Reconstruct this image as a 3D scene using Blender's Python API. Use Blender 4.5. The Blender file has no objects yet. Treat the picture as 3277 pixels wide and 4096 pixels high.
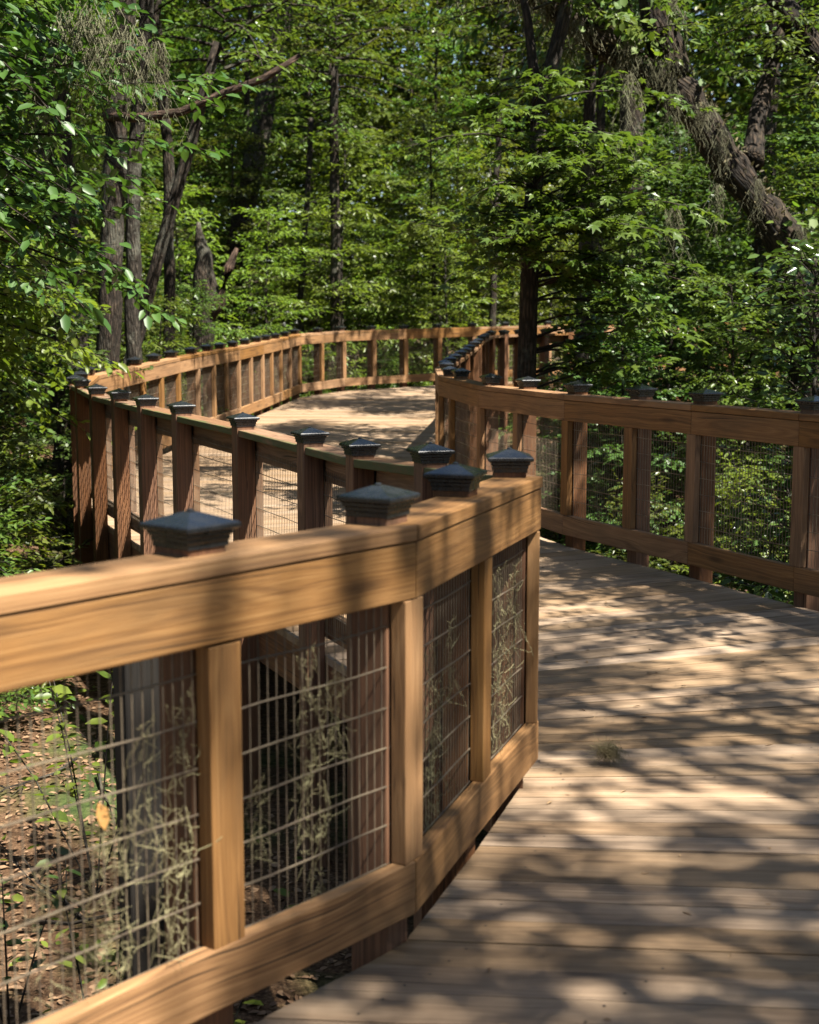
import bpy, math, random
import numpy as np
from mathutils import Vector
R_ = random.Random(11)
G = np.random.default_rng(11)
SC = bpy.context.scene
COL = SC.collection
PI = math.pi

# ------------------------------------------------------------------ helpers
def link(o, parent=None):
    COL.objects.link(o)
    if parent is not None: o.parent = parent
    return o

def tag(o, label=None, cat=None, group=None, kind=None):
    if label: o['label'] = label
    if cat: o['category'] = cat
    if group: o['group'] = group
    if kind: o['kind'] = kind
    return o

def empty(name, loc=(0, 0, 0), rz=0.0):
    o = bpy.data.objects.new(name, None)
    o.empty_display_size = .2
    o.location = loc; o.rotation_euler = (0, 0, rz)
    return link(o)

def obj(name, mesh, mat=None, parent=None, loc=None):
    o = bpy.data.objects.new(name, mesh)
    if mat is not None and not mesh.materials: mesh.materials.append(mat)
    if loc is not None: o.location = loc
    return link(o, parent)

class MB:
    """collects hexahedra and tubes with grain coordinates, links them as one mesh"""
    def __init__(s): s.v = []; s.f = []; s.g = []; s.r = []; s.e = []
    def hexa(s, c8, g8, rnd, e8=None):
        b = len(s.v); s.v += [tuple(c) for c in c8]; s.g += [tuple(g) for g in g8]
        s.r += [rnd]*8; s.e += list(e8 or [0]*8)
        for q in ((0,3,2,1),(4,5,6,7),(0,1,5,4),(1,2,6,5),(2,3,7,6),(3,0,4,7)):
            s.f.append(tuple(b+i for i in q))
    def tube(s, pts, rad, n=5, cap=True, rnd=.5):
        b = len(s.v); m = len(pts); pts = [Vector(p) for p in pts]
        L = 0
        for i, p in enumerate(pts):
            t = (pts[min(i+1, m-1)] - pts[max(i-1, 0)])
            if t.length < 1e-9: t = Vector((0, 0, 1))
            t.normalize()
            if i: L += (p-pts[i-1]).length
            a = t.cross(Vector((0, 0, 1)) if abs(t.z) < .9 else Vector((1, 0, 0))).normalized()
            c = t.cross(a)
            r = rad[i] if hasattr(rad, '__len__') else rad
            for k in range(n):
                th = 2*PI*k/n
                s.v.append(tuple(p + (a*math.cos(th) + c*math.sin(th))*r))
                s.g.append((L, r*math.cos(th), r*math.sin(th))); s.r.append(rnd); s.e.append(0)
        for i in range(m-1):
            for k in range(n):
                k2 = (k+1) % n
                s.f.append((b+i*n+k, b+i*n+k2, b+(i+1)*n+k2, b+(i+1)*n+k))
        if cap and n > 2:
            s.f.append(tuple(b+(m-1)*n+k for k in range(n)))
            s.f.append(tuple(b+k for k in reversed(range(n))))
    def mesh(s, name, smooth=False):
        me = bpy.data.meshes.new(name)
        me.from_pydata(s.v, [], s.f)
        a = me.attributes.new('gco', 'FLOAT_VECTOR', 'POINT'); a.data.foreach_set('vector', np.array(s.g, dtype=np.float32).ravel())
        a = me.attributes.new('rnd', 'FLOAT', 'POINT'); a.data.foreach_set('value', np.array(s.r, dtype=np.float32))
        a = me.attributes.new('edge', 'FLOAT', 'POINT'); a.data.foreach_set('value', np.array(s.e, dtype=np.float32))
        if smooth: me.polygons.foreach_set('use_smooth', [True]*len(me.polygons))
        me.update()
        return me

def gbox(u0, u1, v0, v1, w0, w1):
    """grain coordinates for a hexa: u along the board, v across, w through; log centre offset at random"""
    ou, ov, ow = R_.uniform(0, 50), R_.uniform(-.08, .08), R_.uniform(.02, .10)
    return [(ou+u, ov+v, ow+w) for w in (w0, w1) for (u, v) in ((u0, v0), (u1, v0), (u1, v1), (u0, v1))]

def obox(mb, c, t, n, ht, o0, o1, z0, z1, upright=True):
    """box: centre c (x,y), tangent t, outward n, half width ht, offsets o0..o1, heights z0..z1"""
    c = Vector(c); t = Vector(t); n = Vector(n)
    ring = [c - t*ht + n*o0, c + t*ht + n*o0, c + t*ht + n*o1, c - t*ht + n*o1]
    c8 = [(p.x, p.y, z) for z in (z0, z1) for p in ring]
    ou, ov, ow = R_.uniform(0, 50), R_.uniform(-.06, .06), R_.uniform(.02, .09)
    g = [(ou+z, ov+a, ow+b) for z in (z0, z1) for (a, b) in ((-ht, o0), (ht, o0), (ht, o1), (-ht, o1))]
    mb.hexa(c8, g, R_.random())

def bevel(o, w=.004, seg=2):
    m = o.modifiers.new('bevel', 'BEVEL'); m.width = w; m.segments = seg; m.limit_method = 'ANGLE'; m.angle_limit = .6
    m.harden_normals = False
    return o

# ------------------------------------------------------------------ materials
def newmat(name):
    m = bpy.data.materials.new(name); m.use_nodes = True
    nt = m.node_tree
    for n in list(nt.nodes): nt.nodes.remove(n)
    out = nt.nodes.new('ShaderNodeOutputMaterial')
    return m, nt, out

class NT:
    def __init__(s, nt): s.nt = nt
    def n(s, typ, **kw):
        nd = s.nt.nodes.new('ShaderNode'+typ)
        for k, v in kw.items():
            if k.startswith('i_'):
                key = k[2:]; key = int(key) if key.isdigit() else key.replace('_', ' ')
                sock = nd.inputs[key]
                if hasattr(v, 'links') or hasattr(v, 'is_linked'): s.nt.links.new(v, sock)
                else: sock.default_value = v
            else: setattr(nd, k, v)
        return nd
    def link(s, a, b): s.nt.links.new(a, b)
    def math(s, op, a, b=0.0, c=None, clamp=False):
        nd = s.nt.nodes.new('ShaderNodeMath'); nd.operation = op; nd.use_clamp = clamp
        for i, v in enumerate((a, b, c)):
            if v is None: continue
            if hasattr(v, 'is_linked'): s.nt.links.new(v, nd.inputs[i])
            else: nd.inputs[i].default_value = v
        return nd.outputs[0]
    def mix(s, f, a, b, blend='MIX'):
        nd = s.nt.nodes.new('ShaderNodeMix'); nd.data_type = 'RGBA'; nd.blend_type = blend
        for i, v in ((0, f), (6, a), (7, b)):
            if hasattr(v, 'is_linked'): s.nt.links.new(v, nd.inputs[i])
            else: nd.inputs[i].default_value = v if i == 0 else (*v, 1)
        return nd.outputs[2]
    def ramp(s, f, stops, interp='LINEAR'):
        nd = s.nt.nodes.new('ShaderNodeValToRGB'); cr = nd.color_ramp; cr.interpolation = interp
        while len(cr.elements) < len(stops): cr.elements.new(.5)
        for e, (p, c) in zip(cr.elements, stops):
            e.position = p; e.color = (*c, 1) if len(c) == 3 else c
        s.nt.links.new(f, nd.inputs[0])
        return nd.outputs[0]
    def comb(s, x, y, z):
        nd = s.nt.nodes.new('ShaderNodeCombineXYZ')
        for i, v in enumerate((x, y, z)):
            if hasattr(v, 'is_linked'): s.nt.links.new(v, nd.inputs[i])
            else: nd.inputs[i].default_value = v
        return nd.outputs[0]
    def noise(s, vec, scale=1.0, detail=2.0, rough=.5):
        nd = s.nt.nodes.new('ShaderNodeTexNoise')
        s.nt.links.new(vec, nd.inputs['Vector'])
        nd.inputs['Scale'].default_value = scale; nd.inputs['Detail'].default_value = detail; nd.inputs['Roughness'].default_value = rough
        return nd.outputs[0]
    def attr(s, name):
        nd = s.nt.nodes.new('ShaderNodeAttribute'); nd.attribute_name = name
        return nd

def wood(name, dark, mid, light, stain=(.05, .035, .02), stain_amt=.5, grey=None, grey_amt=0.0, algae=False, rough=.72, board_var=.3, bump=.35):
    m, nt, out = newmat(name); T = NT(nt)
    ga = T.attr('gco'); sep = T.n('SeparateXYZ', i_0=ga.outputs['Vector'])
    u, v, w = sep.outputs
    rnd = T.attr('rnd').outputs['Fac']
    wob = T.noise(T.comb(T.math('MULTIPLY', u, 1.3), T.math('MULTIPLY', v, 6), T.math('MULTIPLY', w, 6)), 1, 2)
    wob = T.math('MULTIPLY', T.math('SUBTRACT', wob, .5), .085)
    r = T.math('SQRT', T.math('ADD', T.math('POWER', T.math('ADD', v, wob), 2), T.math('POWER', T.math('ADD', w, T.math('MULTIPLY', wob, .6)), 2)))
    rings = T.noise(T.comb(T.math('MULTIPLY', u, .8), T.math('MULTIPLY', r, 150), T.math('MULTIPLY', rnd, 37)), 1, 2, .6)
    fib = T.noise(T.comb(T.math('MULTIPLY', u, 5), T.math('MULTIPLY', v, 260), T.math('MULTIPLY', w, 260)), 1, 3, .6)
    blot = T.noise(T.comb(T.math('MULTIPLY', u, 2.2), T.math('MULTIPLY', v, 9), T.math('MULTIPLY', w, 9)), 1, 4, .6)
    f = T.math('ADD', T.math('MULTIPLY', rings, .62), T.math('MULTIPLY', fib, .38))
    col = T.ramp(f, [(.32, dark), (.50, mid), (.68, light)])
    # weather stains and dirt with a shape of their own
    st = T.ramp(blot, [(.46, (0, 0, 0)), (.72, (1, 1, 1))])
    col = T.mix(T.math('MULTIPLY', st, stain_amt), col, stain)
    if grey:
        gn = T.noise(T.comb(T.math('MULTIPLY', u, .9), T.math('MULTIPLY', v, 5), T.math('MULTIPLY', rnd, 9)), 1, 3)
        gf = T.ramp(gn, [(.35, (0, 0, 0)), (.65, (1, 1, 1))])
        col = T.mix(T.math('MULTIPLY', gf, grey_amt), col, grey)
    # knots
    vo = T.n('TexVoronoi', i_Vector=T.comb(T.math('MULTIPLY', u, 1.6), T.math('MULTIPLY', v, 7), T.math('MULTIPLY', rnd, 31)), i_Scale=1.0)
    kn = T.ramp(vo.outputs['Distance'], [(.06, (1, 1, 1)), (.17, (0, 0, 0))])
    col = T.mix(T.math('MULTIPLY', kn, .65), col, tuple(c*.45 for c in dark))
    # drying checks along the grain
    ck = T.noise(T.comb(T.math('MULTIPLY', u, 1.1), T.math('MULTIPLY', T.math('ADD', v, wob), 75), T.math('ADD', T.math('MULTIPLY', w, 75), T.math('MULTIPLY', rnd, 53))), 1, 1, .5)
    col = T.mix(T.ramp(ck, [(.70, (0, 0, 0)), (.74, (.85, .85, .85))]), col, tuple(c*.28 for c in dark))
    # board to board difference
    hs = T.n('HueSaturation', i_Color=col, i_Value=T.math('ADD', T.math('MULTIPLY', rnd, board_var*2), 1-board_var), i_Saturation=T.math('ADD', T.math('MULTIPLY', rnd, -.25), 1.1))
    col = hs.outputs[0]
    if algae:
        e = T.attr('edge').outputs['Fac']
        an = T.noise(T.comb(T.math('MULTIPLY', u, 6), T.math('MULTIPLY', v, 14), T.math('MULTIPLY', w, 20)), 1, 4, .7)
        af = T.ramp(T.math('ADD', e, T.math('MULTIPLY', T.math('SUBTRACT', an, .5), .9)), [(.80, (0, 0, 0)), (1.0, (1, 1, 1))])
        col = T.mix(T.math('MULTIPLY', af, .8), col, (.055, .072, .024))
    b = T.n('Bump', i_Strength=bump, i_Distance=.004, i_Height=T.math('ADD', fib, T.math('MULTIPLY', rings, .5)))
    p = T.n('BsdfPrincipled', i_Base_Color=col, i_Roughness=rough, i_Normal=b.outputs[0])
    p.inputs['Specular IOR Level'].default_value = .3
    T.link(p.outputs[0], out.inputs[0])
    return m

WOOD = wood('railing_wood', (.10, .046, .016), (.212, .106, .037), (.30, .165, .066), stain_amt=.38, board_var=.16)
WOODR = wood('railing_wood_dark', (.085, .038, .013), (.175, .085, .030), (.26, .135, .052), stain_amt=.45, board_var=.18)  # darker brown copy of the railing wood
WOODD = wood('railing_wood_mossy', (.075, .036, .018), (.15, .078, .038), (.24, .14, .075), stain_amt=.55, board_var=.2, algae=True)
POSTW = wood('post_wood', (.055, .022, .009), (.115, .048, .019), (.19, .085, .034), stain_amt=.45, board_var=.22)
DECKW = wood('deck_wood', (.10, .060, .032), (.210, .135, .075), (.305, .210, .127), stain=(.058, .034, .017), stain_amt=.65, grey=(.24, .172, .110), grey_amt=.5, board_var=.10, rough=.8, bump=.5)

def simple(name, col, rough=.5, metal=0.0, noise=None, bump=0.0, spec=.5):
    m, nt, out = newmat(name); T = NT(nt)
    c = col
    tc = T.n('TexCoord').outputs['Object']
    p = T.n('BsdfPrincipled', i_Roughness=rough, i_Metallic=metal)
    p.inputs['Specular IOR Level'].default_value = spec
    if noise:
        nz = T.noise(tc, noise[0], 4, .6)
        cc = T.mix(T.ramp(nz, [(.35, (0, 0, 0)), (.65, (1, 1, 1))]), col, noise[1])
        T.link(cc, p.inputs['Base Color'])
        rr = T.math('ADD', T.math('MULTIPLY', nz, .3), rough-.15); T.link(rr, p.inputs['Roughness'])
        if bump:
            b = T.n('Bump', i_Strength=bump, i_Distance=.01, i_Height=nz); T.link(b.outputs[0], p.inputs['Normal'])
    else: p.inputs['Base Color'].default_value = (*col, 1)
    T.link(p.outputs[0], out.inputs[0])
    return m

CAPM = simple('cap_metal', (.006, .0075, .0095), .27, 0.0, noise=(26, (.012, .013, .014)), bump=.01, spec=.5)
WIRE = simple('wire_metal', (.20, .16, .11), .5, .3, noise=(9, (.08, .06, .045)))
WEB = simple('cobweb_silk', (.75, .75, .72), .7)

def leafmat(name, a, b, trans=.38, rough=.36, tcol=(1.4, 1.42, .6), hue=.02):
    m, nt, out = newmat(name); T = NT(nt)
    t = T.attr('tint').outputs['Fac']
    oi = T.n('ObjectInfo').outputs['Random']
    col = T.mix(t, a, b)
    hs = T.n('HueSaturation', i_Color=col, i_Hue=T.math('ADD', T.math('MULTIPLY', oi, hue*2), .5-hue), i_Value=T.math('ADD', T.math('MULTIPLY', oi, .5), .72))
    col = hs.outputs[0]
    p = T.n('BsdfPrincipled', i_Base_Color=col, i_Roughness=rough)
    p.inputs['Specular IOR Level'].default_value = .36
    tr = T.n('BsdfTranslucent', i_Color=T.mix(1.0, col, tcol, 'MULTIPLY'))
    mx = T.n('MixShader', i_0=trans, i_1=p.outputs[0], i_2=tr.outputs[0])
    T.link(mx.outputs[0], out.inputs[0])
    return m

LEAF = leafmat('understory_leaf', (.034, .066, .013), (.105, .142, .026), trans=.40, hue=.03)
LEAFD = leafmat('dark_leaf', (.024, .058, .014), (.068, .118, .024), trans=.34, rough=.42)
LEAFY = leafmat('young_leaf', (.066, .118, .017), (.150, .185, .030), trans=.46)
LEAFG = leafmat('glossy_leaf', (.030, .070, .018), (.090, .140, .030), trans=.22, rough=.2)
VINE = leafmat('vine_leaf', (.060, .115, .017), (.130, .175, .030), trans=.45, rough=.6)
DRY = leafmat('dry_leaf', (.105, .055, .028), (.26, .165, .09), trans=.1, rough=.7, tcol=(1, 1, 1), hue=.01)

FERN = leafmat('limb_fern', (.035, .028, .014), (.15, .12, .06), trans=.15, rough=.8, tcol=(1, 1, .8), hue=.01)

def barkmat(name, a, b, lich=(.22, .23, .18), lamt=.35, scale=1.0):
    m, nt, out = newmat(name); T = NT(nt)
    tc = T.n('TexCoord').outputs['Object']
    mp = T.n('Mapping', i_Vector=T.attr('gco').outputs['Vector']); mp.inputs['Scale'].default_value = (5*scale, 26*scale, 26*scale)
    n0 = T.noise(mp.outputs[0], 1, 6, .7)
    vo = T.n('TexVoronoi', i_Vector=mp.outputs[0], i_Scale=1.3); vo.feature = 'DISTANCE_TO_EDGE'
    n1 = T.math('ADD', T.math('MULTIPLY', n0, .65), T.math('MULTIPLY', T.math('MINIMUM', vo.outputs[0], .5), .8))
    n2 = T.noise(tc, 2.3, 4, .6)
    n3 = T.noise(tc, 30, 3, .6)
    col = T.mix(T.ramp(n1, [(.38, (0, 0, 0)), (.62, (1, 1, 1))]), a, b)
    col = T.mix(T.math('MULTIPLY', T.ramp(T.math('ADD', T.math('MULTIPLY', n2, .7), T.math('MULTIPLY', n3, .3)), [(.50, (0, 0, 0)), (.62, (1, 1, 1))]), lamt), col, lich)
    b_ = T.n('Bump', i_Strength=1.0, i_Distance=.05, i_Height=n1)
    p = T.n('BsdfPrincipled', i_Base_Color=col, i_Roughness=.9, i_Normal=b_.outputs[0])
    p.inputs['Specular IOR Level'].default_value = .2
    T.link(p.outputs[0], out.inputs[0])
    return m
BARK = barkmat('bark', (.014, .0105, .0075), (.055, .040, .028), lamt=.2)
BARKG = barkmat('grey_bark', (.018, .0145, .011), (.060, .049, .037), lamt=.25)
BARKO = barkmat('oak_bark', (.008, .006, .004), (.042, .029, .019), lich=(.10, .075, .045), lamt=.3, scale=.7)
DEADW = barkmat('dead_wood', (.026, .016, .011), (.10, .062, .043), lich=(.1, .07, .05))
MOSS = simple('spanish_moss_fibre', (.135, .135, .085), .9, 0, noise=(5, (.075, .07, .042)), spec=.1)

MOSST = simple('lit_moss_fibre', (.24, .22, .12), .9, 0, noise=(7, (.11, .09, .05)), spec=.1)  # second moss tone, tan lightened to look sunlit

def groundmat():
    m, nt, out = newmat('forest_floor'); T = NT(nt)
    tc = T.n('TexCoord').outputs['Object']
    n1 = T.noise(tc, 22, 5, .7); n2 = T.noise(tc, .45, 4, .6); n3 = T.noise(tc, 60, 3, .6)
    col = T.ramp(T.math('ADD', T.math('MULTIPLY', n1, .6), T.math('MULTIPLY', n3, .4)), [(.34, (.025, .014, .008)), (.5, (.085, .048, .026)), (.66, (.19, .12, .07))])
    g = T.ramp(n1, [(.4, (.025, .04, .012)), (.6, (.06, .08, .024))])
    col = T.mix(T.ramp(n2, [(.50, (0, 0, 0)), (.60, (1, 1, 1))]), col, g)
    b = T.n('Bump', i_Strength=.8, i_Distance=.06, i_Height=n1)
    p = T.n('BsdfPrincipled', i_Base_Color=col, i_Roughness=.95, i_Normal=b.outputs[0])
    p.inputs['Specular IOR Level'].default_value = .1
    T.link(p.outputs[0], out.inputs[0])
    return m
GROUND = groundmat()

# ------------------------------------------------------------------ boardwalk plan (post centres; z = top of rail)
LP = [(-2.1,1.15,1.083),(-1.504,1.795,1.083),(-.908,2.44,1.083),(-0.463,2.975,1.077),(-0.076,3.44,1.08),(0.134,4.11,1.066),(0.335,4.75,1.053),(0.082,5.537,1.006),(-0.228,6.5,0.948),(-0.498,7.099,0.955),(-0.949,8.1,0.966),(-1.473,9.185,0.974),(-1.842,9.95,0.98),(-2.188,10.737,0.984),(-2.524,11.5,0.987),(-2.855,12.41,1.009),(-2.997,12.8,1.018),(-3.053,13.273,1.038),(-3.128,13.9,1.065),(-3.044,14.627,1.091),(-2.954,15.4,1.118),(-2.885,16.141,1.142),(-2.815,16.9,1.166),(-2.708,17.752,1.191),(-2.614,18.5,1.213),(-2.531,19.14,1.228),(-2.445,19.8,1.244),(-2.355,20.513,1.269),(-2.263,21.25,1.295),(-2.195,21.94,1.312),(-2.12,22.7,1.33),(-2.031,23.417,1.359),(-1.934,24.2,1.391),(-1.594,24.881,1.414),(-1.236,25.6,1.438),(-0.698,26.082,1.451),(-0.118,26.6,1.465),(0.521,27.038,1.483),(1.195,27.5,1.503),(1.85,27.844,1.518),(2.719,28.3,1.538),(3.499,28.695,1.549),(4.3,29.1,1.56),(5.1,29.5,1.57),(5.9,29.9,1.58),(6.7,30.3,1.59),(7.5,30.7,1.6),(8.3,31.1,1.61),(9.1,31.5,1.62)]
RP = [(-1.0,-1.6,1.08),(-0.325,-1.05,1.08),(0.35,-0.5,1.08),(0.925,0.125,1.08),(1.5,0.75,1.08),(2.025,1.35,1.08),(2.55,1.95,1.08),(2.81,2.435,1.08),(3.3,3.35,1.08),(3.342,4.02,1.08),(3.4,4.95,1.08),(3.164,5.635,1.08),(2.9,6.4,1.08),(2.546,7.088,1.08),(2.205,7.75,1.08),(1.797,8.65,1.078),(1.503,9.234,1.078),(1.168,9.9,1.077),(0.892,10.761,1.075),(0.655,11.5,1.073),(0.456,12.69,1.08),(0.371,13.2,1.083),(0.371,14.39,1.096),(0.371,14.9,1.102),(0.452,15.637,1.121),(0.525,16.3,1.138),(0.622,17.166,1.163),(0.705,17.9,1.184),(0.786,18.607,1.21),(0.9,19.6,1.246),(0.977,20.392,1.272),(1.094,21.6,1.311),(1.193,22.461,1.331),(1.37,24,1.366),(1.605,24.317,1.375),(1.888,24.7,1.385),(2.379,25.114,1.395),(2.838,25.5,1.405),(3.491,25.931,1.419),(4.2,26.4,1.435),(4.9,26.8,1.45),(5.6,27.2,1.465),(6.3,27.6,1.478),(7.0,28.0,1.49),(7.7,28.4,1.5),(8.4,28.8,1.51)]
LP = [Vector(p) for p in LP]; RP = [Vector(p) for p in RP]
LJ = list(range(0, 49, 2))
RJ = [0, 2, 4, 6, 8, 10, 12, 14] + list(range(15, 46, 2))
DECK_DROP = 1.07
HALF = .053           # half a post
GZ = -1.2
def ground_z(x, y):
    return GZ + .018*max(0, min(y, 60)-12) + (.05*math.sin(x*.5+1)*math.cos(y*.4) if abs(x) < 40 and -20 < y < 60 else 0) + .012*max(0, min(abs(x), 40)-6)

def nrm2(a): return Vector((a.x, a.y)).normalized()
def outward(t, side): return Vector((-t.y, t.x)) if side > 0 else Vector((t.y, -t.x))

# ---- post cap mesh (shared): stepped collar, flange, pyramid, knob
def cap_mesh():
    w = .0755
    prof = [(.0565, .018), (.0565, .030), (.0590, .033), (.0590, .041), (.0645, .045), (.0645, .052), (w-.003, .056), (w, .058), (w, .066), (w-.003, .0695), (.012, .091)]
    v, f = [], []
    for (r, z) in prof:
        for sx, sy in ((-1,-1),(1,-1),(1,1),(-1,1)): v.append((sx*r, sy*r, z))
    n = len(prof)
    for i in range(n-1):
        for k in range(4):
            k2 = (k+1) % 4; f.append((i*4+k, i*4+k2, (i+1)*4+k2, (i+1)*4+k))
    f.append(tuple((n-1)*4+k for k in range(4)))
    b = len(v)                                   # small round knob at the tip
    for (r, z) in ((.009, .088), (.009, .0945), (.005, .097)):
        for k in range(8): v.append((r*math.cos(k*PI/4), r*math.sin(k*PI/4), z))
    for i in range(2):
        for k in range(8): f.append((b+i*8+k, b+i*8+(k+1) % 8, b+(i+1)*8+(k+1) % 8, b+(i+1)*8+k))
    f.append(tuple(b+16+k for k in range(8)))
    me = bpy.data.meshes.new('post_cap'); me.from_pydata(v, [], f); me.materials.append(CAPM); me.update()
    return me
CAP = cap_mesh()

def wire_panel(A, B, nA, zA, zB):
    """welded mesh between two posts: A,B xy at the mesh plane, z = rail tops"""
    v, f = [], []
    d = (B-A); L = d.length; t = d/L; n = nA
    def bar(p, q, r):
        b = len(v); ax = (q-p).normalized()
        s1 = Vector((t.x, t.y, 0)) if abs(ax.z) > .7 else Vector((0, 0, 1))
        s2 = Vector((n.x, n.y, 0))
        for c in (p, q):
            for (i, j) in ((-1,-1),(1,-1),(1,1),(-1,1)): v.append(tuple(c + s1*(i*r*1.15) + s2*(j*r*1.15)))
        for k in range(4):
            k2 = (k+1) % 4; f.append((b+k, b+k2, b+4+k2, b+4+k))
    m = max(3, int(L/.0265))
    P = lambda s, z: Vector((A.x+t.x*s, A.y+t.y*s, z + (zA + (zB-zA)*s/L)))
    for i in range(m+1):
        s = L*i/m
        bar(P(s, -.95), P(s, -.12), .00095)
    for k in range(9):
        z = -.945 + .1*k
        # slightly sagging horizontal wires
        q = [P(L*j/4, z + .003*math.sin(j*1.7+k)) + Vector((n.x, n.y, 0))*-.0026 for j in range(5)]
        for a, b in zip(q, q[1:]): bar(a, b, .00145)
    me = bpy.data.meshes.new('wire_panel'); me.from_pydata(v, [], f); me.materials.append(WIRE); me.update()
    return me

def railing(P, J, i0, i1, side, name, label, mats, first_post=True, bev=True):
    """one run of railing from node i0 to i1"""
    wd, cp = mats
    root = empty(name, (P[i0].x, P[i0].y, P[i0].z-DECK_DROP)); tag(root, label, 'railing')
    O = root.location
    inv = lambda mesh_o: setattr(mesh_o, 'location', (-O.x, -O.y, -O.z))
    joints = [j for j in J if i0 <= j <= i1]
    segdir = {}
    for a, b in zip(J, J[1:]): segdir[a] = nrm2(P[b]-P[a])
    def seg_of(i):
        prev = max([j for j in J[:-1] if j <= i])
        return prev
    def miter(j):
        k = J.index(j)
        tb = segdir[J[k]] if k < len(J)-1 else segdir[J[k-1]]
        ta = segdir[J[k-1]] if k > 0 else tb
        na, nb = outward(ta, side), outward(tb, side)
        return (na+nb)/(1+na.dot(nb))
    def piece(nm, a, b, o0, o1, z0, z1, mat, edge=False, gap=.0015):
        A, B = P[a], P[b]; ma, mb_ = miter(a), miter(b); t = segdir[a]; L = (B-A).length
        pts = []
        # o measured outward (negative = towards the deck)
        for (N, m, sgn) in ((A, ma, 1), (B, mb_, -1)):
            for o in (o0, o1):
                q = Vector((N.x, N.y)) + m*o + t*(gap*sgn); pts.append((q, N.z))
        (a0, za), (a1, _), (b0, zb), (b1, _) = pts
        c8 = [(a0.x, a0.y, za+z0), (b0.x, b0.y, zb+z0), (b1.x, b1.y, zb+z0), (a1.x, a1.y, za+z0),
              (a0.x, a0.y, za+z1), (b0.x, b0.y, zb+z1), (b1.x, b1.y, zb+z1), (a1.x, a1.y, za+z1)]
        g = gbox(0, L, o0, o1, z0, z1) if nm == 'cap_board' else gbox(0, L, z0, z1, o0, o1)
        if nm != 'cap_board':
            ou, ov, ow = g[0][0], R_.uniform(-.08, .08), R_.uniform(.02, .1)
            g = [(ou+uu, ov+zz, ow+oo) for zz in (0, z1-z0) for (uu, oo) in ((0, 0), (L, 0), (L, o1-o0), (0, o1-o0))]
        mb = MB(); e = [1 if o > (o0+o1)/2 else 0 for o in (o0, o0, o1, o1)]
        # edge attribute is high on the outer edge
        mb.hexa(c8, g, R_.random(), (e+e) if edge else None)
        if side < 0:
            mb.f = [tuple(reversed(q)) for q in mb.f]
        o = obj(nm, mb.mesh(nm), mat, root); inv(o)
        if bev: bevel(o, .004, 2)
        return o
    for a, b in zip(joints, joints[1:]):
        piece('cap_board', a, b, -.108, .045, -.038, 0, cp, True)
        piece('top_rail', a, b, -.104, -.066, -.180, -.0405, wd)
        piece('bottom_rail', a, b, -.104, -.066, -.98, -.842, wd)
    for i in range(i0 if first_post else i0+1, i1+1):
        s = seg_of(min(i, J[-1]-1)) if i < J[-1] else J[-2]
        t = segdir[s]
        if i in J and 0 < J.index(i) < len(J)-1:
            t = (segdir[J[J.index(i)-1]] + segdir[i]).normalized()
        n = outward(t, side); c = Vector((P[i].x, P[i].y)); z = P[i].z
        mb = MB(); gz = ground_z(c.x, c.y)-.2
        obox(mb, c, t, n, HALF, -HALF, HALF, gz, z+.072)
        o = obj('post', mb.mesh('post'), POSTW if side > 0 and name == 'railing' else POSTW, root); inv(o)
        if bev: bevel(o, .005, 2)
        cpo = obj('post_cap', CAP, None, o)
        cpo.location = (c.x, c.y, z); cpo.rotation_euler = (0, 0, math.atan2(t.y, t.x))
        # stile between the rails, on the deck side of the wire
        corner = i in J and 0 < J.index(i) < len(J)-1 and segdir[J[J.index(i)-1]].angle(segdir[i]) > .5
        mb = MB(); obox(mb, c, t, n, .045, -.101, -.059, z-.841, z-.181)
        o = obj('stile', mb.mesh('stile'), wd, root); inv(o)
        if bev: bevel(o, .003, 2)
    for i in range(i0, i1):
        s = seg_of(i); t = segdir[s]; n = outward(t, side)
        A = Vector((P[i].x, P[i].y)) + n*-.0565; B = Vector((P[i+1].x, P[i+1].y)) + n*-.0565
        o = obj('wire_panel', wire_panel(A, B, n, P[i].z, P[i+1].z), None, root); inv(o)
    return root

rail_fg = railing(LP, LJ, 0, 6, 1, 'railing', 'sunlit orange brown wooden railing with wire mesh curving through the left foreground', (WOOD, WOOD))
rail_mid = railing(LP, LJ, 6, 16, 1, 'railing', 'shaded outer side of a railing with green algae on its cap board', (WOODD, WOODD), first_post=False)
rail_left = railing(LP, LJ, 16, 32, 1, 'railing', 'long sunlit railing receding along the far left edge of the deck', (WOOD, WOOD), first_post=False)
rail_far = railing(LP, LJ, 32, 48, 1, 'railing', 'most distant railing, crossing behind the far end of the deck', (WOOD, WOOD), first_post=False, bev=False)
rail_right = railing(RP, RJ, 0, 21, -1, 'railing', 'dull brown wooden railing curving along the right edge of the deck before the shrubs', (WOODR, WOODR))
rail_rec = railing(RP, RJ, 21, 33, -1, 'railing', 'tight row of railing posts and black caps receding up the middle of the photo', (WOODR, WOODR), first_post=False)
rail_hid = railing(RP, RJ, 33, 45, -1, 'railing', 'distant railing half hidden behind the star shaped leaves of the slender tree', (WOODR, WOODR), first_post=False, bev=False)

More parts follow.
